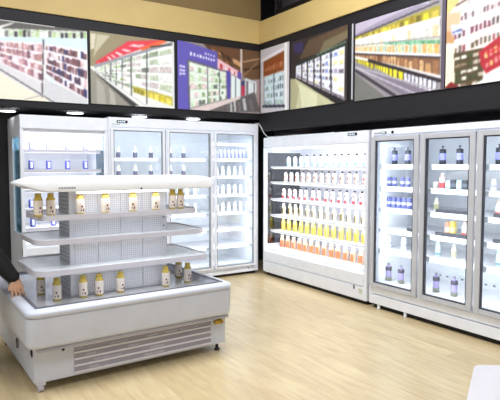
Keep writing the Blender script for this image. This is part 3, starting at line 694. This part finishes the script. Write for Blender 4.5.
b(MB().box(w - .11, w - .06, -.009, -.004, .12, .17), 'rating_label', mat('pale_green_label', (205, 214, 196), .5)); b(MB().box(w - .19, w - .175, -.010, -.004, .15, .19), 'socket', ink_dark)
rows_ = [(water, zO[0], 5.69, 4.288, 12, 'water bottle with small dark cap', 'top'), (peach, zO[1], 5.754, 4.291, 13, 'peach bottle with dark cap', 'second'),
         (redb, zO[2], 5.80, 4.325, 13, 'red-based bottle with dark cap', 'third'), (straw, zO[3], 5.79, 4.289, 13, 'pale straw bottle with olive label', 'fourth'),
         (yellow, zO[4], 5.80, 4.285, 13, 'yellow drink bottle', 'fifth'), (orange, .372, 5.83, 4.325, 13, 'orange juice bottle with white cap', 'bottom')]
for proto, z, ya, yb_, n, nm, rn in rows_:
    for k in range(n):
        yy = ya + (yb_ - ya) * k / (n - 1) + random.uniform(-.008, .008)
        put(proto, (XR + .225 + random.uniform(-.005, .01), yy, z + .0006), f'{nm}, {ORD[k]} from corner, {rn} row of open right chiller', 'bottle', f'{nm}s on the {rn} row', R(-90 + random.uniform(-15, 15)))
# cable from the back fridge over the open wall chiller
cable = [(4.02, YB + .05, 2.060), (4.03, YB - .03, 2.056), (4.05, YB - .07, 1.99), (4.07, YB - .10, 1.92), (4.09, YB - .16, 1.868), (4.10, 5.6, 1.866), (4.085, 5.35, 1.866), (4.10, 5.1, 1.866), (4.12, 4.8, 1.866), (4.10, 4.6, 1.866)]
tag(MB().tube(cable, .006, 8).build('power_cable', mat('cable_white', (226, 226, 230), .5)), 'thin white cable drooping from the back fridge onto the open wall chiller', 'cable')
lump = MB().lathe([(.02, 0), (.045, .004), (.05, .02), (.03, .034), (.012, .038)], 14, sx=.8, sy=3)
lo = lump.build('cable_bundle', mat('clear_wrap', (160, 162, 168), .25)); lo.location = (4.35, 3.62, 1.861); tag(lo, 'loose grey wrapped bundle lying on top of the three-door right fridge', 'bundle')

# ------------------------------------------------------------------ island
I = thing('island_display_chiller', 'free-standing white island chiller with curved tub, shelves and canopy', 'display chiller', (1.345, 4.25, 0), R(1.8))
b = lambda mb, n, m, l=None: build_in(mb, n, m, I, l)
body_m = mat('island_white', (204, 208, 220), .4)
FY = -.70
# base box
b(MB().box(-.72, .75, FY + .08, .60, .065, .34, .004), 'base', body_m)
gx0, gx1 = -.46, .615
ym = FY + .08
g_ = b(MB().box(gx0, gx1, ym - .003, ym - .0005, .085, .272), 'vent_grille', mat('grille_dark', (164, 161, 170), .6), 'grey louvred vent grille')
gr = MB()
for k in range(5): gr.box(gx0, gx1, ym - .009, ym - .0035, .082 + k * .046, .094 + k * .046)
build_in(gr, 'grille_bar', mat('grille_white', (222, 218, 226), .45), g_)
gr = MB()
for k in range(89): gr.box(gx0 + .006 + k * .012, gx0 + .010 + k * .012, ym - .006, ym - .0035, .085, .272)
build_in(gr, 'grille_rod', mat('grille_rod', (168, 164, 176), .5), g_)
rr = random.Random(3)
for k in range(16):
    u = gx0 + .05 + rr.random() * (gx1 - gx0 - .2); q = rr.randrange(4)
    build_in(MB().box(u, u + .04 + rr.random() * .08, ym - .0052, ym - .0035, .10 + q * .046, .112 + q * .046), 'inner_pipe', mat('pipe_grey', (196, 194, 204), .4), g_)
b(MB().lathe([(.008, -.008), (.010, 0)], 14, -.53, ym, axis='y', cz=.262), 'screw', ink_dark)
b(MB().lathe([(.020, -.004), (.028, -.001), (.028, .004)], 16, -.722, FY + .125, axis='x', cz=.262), 'drain_hole', blackgap)
b(MB().tube([(-.782, -.44 + .032 * math.cos(a), .305 + .032 * math.sin(a)) for a in [i * math.pi / 8 for i in range(17)]], .004, 6), 'ring_pull', ink_dark)
b(MB().lathe([(.018, -.04), (.018, -.002)], 12, .69, ym, axis='y', cz=.256).box(.632, .70, ym - .04, ym - .015, .240, .268, .003), 'valve', brass, 'brass drain valve')
# feet and caster
for sx in (-1, 1):
    for sy, yy in ((-1, FY + .13), (1, .53)):
        x = -.675 if sx < 0 else .70
        if sx < 0 and sy < 0:
            c_ = b(MB().box(x - .03, x + .03, yy - .045, yy + .02, .045, .066), 'caster', rail_grey, 'grey swivel caster')
            build_in(MB().lathe([(.016, -.02), (.025, -.016), (.025, .016), (.016, .02)], 16, x, yy - .025, axis='x', cz=.025), 'wheel', mat('caster_wheel', (196, 192, 200), .5), c_)
        else:
            b(MB().lathe([(.022, 0), (.022, .012), (.012, .018), (.012, .066)], 12, x, yy), 'foot', ink_dark)
# tub: lofted rounded shell
def ring_loop(x0, x1, y0, y1, r, z): return [(x, y, z) for x, y in rrect(x0, x1, y0, y1, r)]
X0, X1, Y0, Y1 = -.775, .775, FY - .02, .72
tb = MB().loft([ring_loop(X0 + .05, X1 - .05, Y0 + .06, Y1 - .05, .05, .300), ring_loop(X0 + .015, X1 - .015, Y0 + .025, Y1 - .02, .06, .318), ring_loop(X0 + .004, X1 - .004, Y0 + .012, Y1 - .01, .07, .340),
                ring_loop(X0 + .002, X1 - .002, Y0 + .004, Y1 - .004, .075, .516), ring_loop(X0 + .010, X1 - .010, Y0 + .012, Y1 - .01, .075, .521), ring_loop(X0 + .002, X1 - .002, Y0 + .002, Y1 - .002, .075, .526),
                ring_loop(X0 - .003, X1 + .003, Y0 - .003, Y1 + .003, .08, .546), ring_loop(X0 + .006, X1 - .006, Y0 + .006, Y1 - .006, .075, .562), ring_loop(X0 + .028, X1 - .028, Y0 + .028, Y1 - .028, .06, .570),
                ring_loop(X0 + .065, X1 - .065, Y0 + .065, Y1 - .065, .03, .572), ring_loop(X0 + .075, X1 - .075, Y0 + .075, Y1 - .075, .025, .566), ring_loop(X0 + .09, X1 - .09, Y0 + .09, Y1 - .09, .02, .520), ring_loop(X0 + .095, X1 - .095, Y0 + .095, Y1 - .095, .02, .512)])
tub = b(tb, 'tub', body_m); tub.modifiers.new('wn', 'WEIGHTED_NORMAL')
st = MB()
e = .066
st.box(X0 + e, X1 - e, Y0 + e, Y0 + e + .022, .571, .578, .002).box(X0 + e, X1 - e, Y1 - e - .022, Y1 - e, .571, .578, .002).box(X0 + e, X0 + e + .022, Y0 + e + .022, Y1 - e - .022, .571, .578, .002).box(X1 - e - .022, X1 - e, Y0 + e + .022, Y1 - e - .022, .571, .578, .002)
build_in(st, 'rim_trim', mat('rim_steel', (120, 120, 126), .35, .5), tub, 'dark steel inner rim')
build_in(MB().box(X0 + .10, X1 - .10, Y0 + .10, Y1 - .10, .513, .520), 'deck', mat('deck_steel', (205, 206, 210), .3, .3), tub, 'pale steel deck')
bt = MB().tube([(X0 + .06, Y0 + .035, .302), (X1 - .04, Y0 + .035, .302)], .010, 10)
build_in(bt, 'bottom_bumper', mat('bumper_grey', (170, 168, 174), .45), tub)
# centre column with perforated faces
cx0, cx1, cy0, cy1 = -.365, .41, -.25, .04
colm = bpy.data.materials.new('perforated_steel'); colm.use_nodes = True; nt = colm.node_tree; pb = nt.nodes['Principled BSDF']
tc = nt.nodes.new('ShaderNodeTexCoord'); mp = nt.nodes.new('ShaderNodeMapping'); mp.inputs['Scale'].default_value = (60, 60, 60)
sp = nt.nodes.new('ShaderNodeSeparateXYZ'); L = nt.links.new
L(tc.outputs['Object'], mp.inputs[0]); L(mp.outputs[0], sp.inputs[0])
def fr(o_):
    f = nt.nodes.new('ShaderNodeMath'); f.operation = 'FRACT'; L(o_, f.inputs[0]); s_ = nt.nodes.new('ShaderNodeMath'); s_.operation = 'SUBTRACT'; s_.inputs[1].default_value = .5; L(f.outputs[0], s_.inputs[0])
    q = nt.nodes.new('ShaderNodeMath'); q.operation = 'POWER'; q.inputs[1].default_value = 2; L(s_.outputs[0], q.inputs[0]); return q.outputs[0]
ad = nt.nodes.new('ShaderNodeMath'); ad.operation = 'ADD'; L(fr(sp.outputs[0]), ad.inputs[0]); L(fr(sp.outputs[2]), ad.inputs[1])
lt = nt.nodes.new('ShaderNodeMath'); lt.operation = 'LESS_THAN'; lt.inputs[1].default_value = .06; L(ad.outputs[0], lt.inputs[0])
mx = nt.nodes.new('ShaderNodeMixRGB'); mx.inputs[1].default_value = (*lin((232, 232, 238)), 1); mx.inputs[2].default_value = (*lin((186, 187, 198)), 1)
L(lt.outputs[0], mx.inputs[0]); L(mx.outputs[0], pb.inputs['Base Color']); pb.inputs['Roughness'].default_value = .4
cp = b(MB().box(cx0, cx1, cy0, cy1, .521, 1.315), 'centre_column', mat('column_white', (226, 226, 232), .45))
n_ = 4
for k in range(n_):
    u0 = cx0 + .03 + k * (cx1 - cx0 - .06) / n_
    build_in(MB().box(u0 + .003, u0 + (cx1 - cx0 - .06) / n_ - .003, cy0 - .006, cy0 - .001, .53, 1.30), 'perforated_panel', colm, cp, 'perforated pale panel')
sm = MB()
for z in [.56 + i * .03 for i in range(25)]: sm.box(cx0 - .0015, cx0 - .0005, cy0 + .03, cy1 - .03, z, z + .016)
build_in(sm, 'slots', mat('slot_shadow', (196, 199, 204), .5), cp)
sm = MB()
for z in (1.075, 1.005, .915): sm.lathe([(.006, -.004), (.006, 0)], 10, cx1 - .02, cy0 - .001, axis='y', cz=z)
build_in(sm, 'shelf_bolt', ink_dark, cp)
# wrap-around shelves: thin deck with a lip
shelf_top = mat('frosted_shelf', (232, 236, 240), .35)
def wrap_shelf(z0, z1, x0, x1, y0, y1, r):
    s_ = b(MB().prism(rrect(x0 + .01, x1 - .01, y0 + .01, y1 - .01, r), z1 - .022, z1 - .008), 'shelf', shelf_top)
    o_ = rrect(x0, x1, y0, y1, r); i_ = rrect(x0 + .009, x1 - .009, y0 + .009, y1 - .009, r)
    mb = MB(); n = len(o_)
    rings = [[mb.bm.verts.new((x, y, z)) for x, y in pts] for pts, z in ((o_, z0), (o_, z1), (i_, z1), (i_, z0))]
    for a, c in zip(rings, rings[1:] + rings[:1]):
        for i in range(n): mb.bm.faces.new((a[i], a[(i + 1) % n], c[(i + 1) % n], c[i]))
    build_in(mb, 'shelf_lip', rail_grey, s_)
    return s_
wrap_shelf(.728, .768, -.655, .72, -.45, .25, .10)
wrap_shelf(.938, .974, -.635, .71, -.41, .21, .11)
wrap_shelf(1.104, 1.143, -.60, .67, -.37, .17, .12)
for z in (.722, .932, 1.098): led_or_fill_light(I, (.02, -.40, z), (R(-20), 0, 0), .8, .03, .45)  # added fill lights under the shelves to brighten the column, no fixtures there
# canopy: rounded plan, curling down to a thin outer edge
cn = MB(); ca_, cb_ = -.715, .86
K = [(0.16, 1.310, .20), (.05, 1.310, .24), (.008, 1.313, .28), (.0, 1.322, .30), (.004, 1.378, .30), (.022, 1.398, .28), (.10, 1.408, .22), (.2, 1.412, .14)]
def wing(x, z):
    q = max(0, abs(x - (ca_ + cb_) / 2) - ((cb_ - ca_) / 2 - .16)) / .16; q = q * q * (3 - 2 * q)
    return z + (1.368 - z) * .72 * q
cn.loft([[(x, y, wing(x, z)) for x, y in rrect(ca_ + q, cb_ - q, -.49 + q, .29 - q, r, 10)] for q, z, r in K])
can_ = b(cn, 'canopy', mat('canopy_white', (244, 244, 246), .35)); can_.modifiers.new('wn', 'WEIGHTED_NORMAL')
build_in(marks(MB(), -.50, 1.335, -.4925, 7, .012, .010, .005), 'maker_mark', ink, can_)
build_in(MB().lathe([(.008, -.006), (.008, 0)], 10, .10, -.486, axis='y', cz=1.322), 'latch', ink_dark, can_)
build_in(MB().box(-.33, .38, -.36, -.32, 1.290, 1.305), 'lamp_tube', led, can_)
led_or_fill_light(I, (.04, -.38, 1.285), (R(-10), 0, 0), .9, .05, .8)
pl = 'gold-capped tea bottles on the island'
def isl(px, py, z, label): put(tea, (px, py, z), label, 'bottle', pl, R(random.uniform(-25, 25)))
zs = 1.1357
for x, y, lab in ((0.76, 3.925, 'leftmost on the top island shelf'), (0.845, 3.925, 'second from left on the top island shelf'), (1.05, 3.926, 'third from left on the top island shelf'), (1.239, 3.928, 'fourth from left on the top island shelf'),
                  (1.454, 3.929, 'fifth from left on the top island shelf'), (1.642, 3.930, 'sixth from left on the top island shelf'), (1.821, 4.006, 'second from right on the top island shelf'), (1.893, 4.006, 'rightmost on the top island shelf')):
    isl(x, y, zs, 'gold-capped tea bottle, ' + lab)
for x, y, lab in ((.816, 4.19, 'leftmost, set back on the island deck'), (.876, 3.94, 'second from left on the island deck'), (1.062, 3.93, 'left of the close pair on the island deck'), (1.180, 3.926, 'right of the close pair on the island deck'),
                  (1.345, 3.93, 'alone at the middle of the island deck'), (1.72, 3.93, 'front left of the right-hand trio on the island deck'), (1.955, 4.19, 'back one of the right-hand trio on the island deck'), (1.935, 3.97, 'rightmost on the island deck')):
    isl(x, y, .5206, 'gold-capped tea bottle, ' + lab)

# ------------------------------------------------------------------ white table at the lower right
T = thing('white_table', 'white table with a slanting left side at the lower right corner', 'table', (1.75, .95, 0))
def tp(p): return (p[0] - 1.75, p[1] - .95)
tabpts = [(1.765, 1.183), (1.20, .853), (1.62, .30), (2.62, .56)]
def rounded(pts, r=.03, n=6):
    out = []
    for i, p in enumerate(pts):
        p = Vector(p); a = (Vector(pts[i - 1]) - p).normalized(); c = (Vector(pts[(i + 1) % len(pts)]) - p).normalized()
        s0, s1 = p + a * r, p + c * r
        for k in range(n + 1):
            q = k / n; out.append(tuple(s0 * (1 - q) ** 2 + p * 2 * q * (1 - q) + s1 * q * q))
    return out
top_ = [tp(p) for p in rounded(tabpts)]
build_in(MB().prism(top_, .722, .75), 'table_top', mat('table_white', (208, 205, 210), .4), T)
for p in tabpts:
    c_ = Vector((1.8, .72)); q = Vector(p) * .86 + c_ * .14; x, y = tp(q)
    build_in(MB().lathe([(.018, 0), (.016, .02), (.016, .721)], 14, x, y), 'leg', silver, T)

# ------------------------------------------------------------------ person at the left edge, hand on the tub rim
def limbs(name, bones, balls, m, parent, voxel=.008, smooth=4):
    """tapered rounded limbs fused into one continuous surface (voxel remesh)"""
    mb = MB()
    def ball(c, r, s=(1, 1, 1)):
        nv_, nu_ = 10, 18
        rings = [[mb.bm.verts.new((c[0] + r * s[0] * math.sin(math.pi * j / nv_) * math.cos(2 * math.pi * i / nu_), c[1] + r * s[1] * math.sin(math.pi * j / nv_) * math.sin(2 * math.pi * i / nu_),
                                   c[2] + r * s[2] * math.cos(math.pi * j / nv_))) for i in range(nu_)] for j in range(1, nv_)]
        top = mb.bm.verts.new((c[0], c[1], c[2] + r * s[2])); bot = mb.bm.verts.new((c[0], c[1], c[2] - r * s[2]))
        for a_, b_ in zip(rings, rings[1:]):
            for i in range(nu_): mb.bm.faces.new((a_[i], b_[i], b_[(i + 1) % nu_], a_[(i + 1) % nu_]))
        for i in range(nu_):
            mb.bm.faces.new((top, rings[0][i], rings[0][(i + 1) % nu_])); mb.bm.faces.new((bot, rings[-1][(i + 1) % nu_], rings[-1][i]))
    for a, ra, c, rc in bones:
        a, c = Vector(a), Vector(c); ball(a, ra); ball(c, rc)
        mb.tube([a, c], [ra * .985, rc * .985], 18)
    for c, r, s in balls: ball(c, r, s)
    o = mb.build(name, m, parent)
    md = o.modifiers.new('fuse', 'REMESH'); md.mode = 'VOXEL'; md.voxel_size = voxel; md.use_smooth_shade = True
    if smooth: sm_ = o.modifiers.new('soften', 'SMOOTH'); sm_.factor = .5; sm_.iterations = smooth
    KIDS.setdefault(parent.name, []).append(o); return o
P = thing('person', 'person in black long sleeves leaning a hand on the left rim of the island', 'person', (-.05, 4.05, 0))
ox, oy = -.05, 4.05
def V(x, y, z): return (x - ox, y - oy, z)
skin_m = mat('skin', (196, 146, 112), .55); cloth = mat('black_fabric', (22, 21, 24), .8)
wr = V(.622, 4.090, .672); w2 = V(.17, 3.80, .76)
hipL, hipR = V(-.12, 4.17, .88), V(-.12, 3.99, .88)
chest, waist, neck = V(.07, 4.08, 1.20), V(-.04, 4.08, 1.02), V(.15, 4.08, 1.36)
shL, shR = V(.13, 4.24, 1.28), V(.10, 3.92, 1.28); elL, elR = V(.385, 4.21, .99), V(.05, 3.80, 1.00)
knL, knR = V(-.05, 4.20, .48), V(-.08, 3.94, .48); anL, anR = V(-.13, 4.21, .10), V(-.17, 3.92, .10)
bones = [(hipL, .10, waist, .10), (hipR, .10, waist, .10), (waist, .10, chest, .10), (chest, .09, neck, .052), (neck, .052, V(.20, 4.08, 1.45), .050), (chest, .09, shL, .055), (chest, .09, shR, .055),
         (shL, .050, elL, .038), (elL, .038, wr, .025), (shR, .050, elR, .038), (elR, .038, w2, .025),
         (hipL, .085, knL, .055), (knL, .055, anL, .038), (hipR, .085, knR, .055), (knR, .055, anR, .038)]
def hand(base, d, s_, dn):
    b0 = Vector(base); d = Vector(d).normalized(); s_ = Vector(s_); s_ = (s_ - d * s_.dot(d)).normalized(); dn = Vector(dn); dn = (dn - s_ * dn.dot(s_)).normalized()
    for k in range(4):                                              # palm and four fingers
        off = (k - 1.5) * .0225; fd = d; d_ = (d + s_ * (k - 1.5) * .10).normalized(); L_ = (.058, .072, .068, .054)[k]
        kn = b0 + d * (.082 - abs(k - 1.6) * .004) + s_ * off
        bones.append((b0 + s_ * off * .5, .017, kn, .0105))
        p1 = kn + (d_ + dn * .12).normalized() * L_ * .45; p2 = p1 + (d_ * .75 + dn * .65).normalized() * L_ * .33; p3 = p2 + (d_ * .35 + dn).normalized() * L_ * .24
        bones.extend([(kn, .0092, p1, .0082), (p1, .0082, p2, .0076), (p2, .0076, p3, .0066)])
    q0 = b0 + d * .020 - s_ * .018; q1 = q0 + (d * .75 - s_ * .75).normalized() * .036; q2 = q1 + (d * .9 - s_ * .35 + dn * .3).normalized() * .028
    bones.extend([(q0, .014, q1, .0110), (q1, .0105, q2, .0085)])
hand(wr, (.05, -.62, -.72), (1, .05, .1), (.1, -.3, -1))
hand(w2, (.25, 0, -.97), (0, 1, 0), (.6, 0, -.8))
hc = V(.235, 4.08, 1.575)
hv = lambda x, y, z: (hc[0] + x, hc[1] + y, hc[2] + z)
limbs('body', bones, [(hc, .1, (.95, .78, 1.12)), (hv(.028, 0, -.065), .062, (1, .85, .85)), (hv(.088, 0, -.012), .012, (.8, .8, 1.7)), (hv(.100, 0, -.026), .014, (1, 1, .8)),
                      (hv(-.005, .080, -.012), .022, (.8, .35, 1.3)), (hv(-.005, -.080, -.012), .022, (.8, .35, 1.3)),
                      (hv(.086, 0, -.058), .014, (.5, 1.5, .5)), (hv(.060, 0, .02), .045, (.8, 1.1, .5))], skin_m, P, .004, 2)
limbs('jacket', [(V(-.13, 4.17, .84), .125, V(-.05, 4.13, 1.02), .115), (V(-.13, 3.99, .84), .125, V(-.05, 4.03, 1.02), .115), (V(-.05, 4.13, 1.02), .115, V(.07, 4.13, 1.20), .125), (V(-.05, 4.03, 1.02), .115, V(.07, 4.03, 1.20), .125),
                 (V(.07, 4.12, 1.20), .12, V(.13, 4.08, 1.345), .068), (V(.07, 4.04, 1.20), .12, V(.13, 4.08, 1.345), .068), (V(.08, 4.10, 1.24), .10, shL, .078), (V(.08, 4.06, 1.24), .10, shR, .078),
                 (shL, .074, elL, .068), (elL, .068, V(.51, 4.145, .825), .072), (V(.51, 4.145, .825), .072, V(.608, 4.097, .695), .048), (shR, .074, elR, .060), (elR, .060, V(.152, 3.80, .80), .040)], [], cloth, P, .012, 3)
limbs('trousers', [(V(-.12, 4.16, .86), .115, knL, .082), (knL, .082, V(-.13, 4.21, .09), .066), (V(-.12, 4.00, .86), .115, knR, .082), (knR, .082, V(-.17, 3.92, .09), .066), (V(-.12, 4.16, .86), .115, V(-.12, 4.0, .86), .115)], [], mat('dark_trousers', (48, 50, 60), .8), P, .014, 3)
for yy, xx in ((4.215, -.13), (3.915, -.17)):
    limbs('shoe', [(V(xx - .03, yy, .045), .043, V(xx + .07, yy, .042), .041), (V(xx + .07, yy, .042), .041, V(xx + .15, yy, .034), .033)], [], mat('shoe_black', (28, 27, 30), .5), P, .009, 3)
limbs('hair', [], [(hv(-.022, 0, .022), .104, (.98, .86, 1.06)), (hv(.030, 0, .085), .050, (1, 1.2, .6)), (hv(-.055, 0, -.05), .062, (.7, 1.0, 1))], mat('hair_black', (26, 22, 22), .7), P, .009, 3)
for s_ in (-1, 1):
    build_in(MB().lathe([(.004, -.004), (.010, 0), (.004, .004)], 10, hc[0] + .0835, hc[1] + s_ * .030, axis='x', cz=hc[2] + .004), 'eye', mat('eye_dark', (40, 30, 28), .3), P)

for p_ in PROTOS:
    if p_.name not in USED:
        for ch in p_.children: bpy.data.objects.remove(ch, do_unlink=True)
        bpy.data.objects.remove(p_, do_unlink=True)
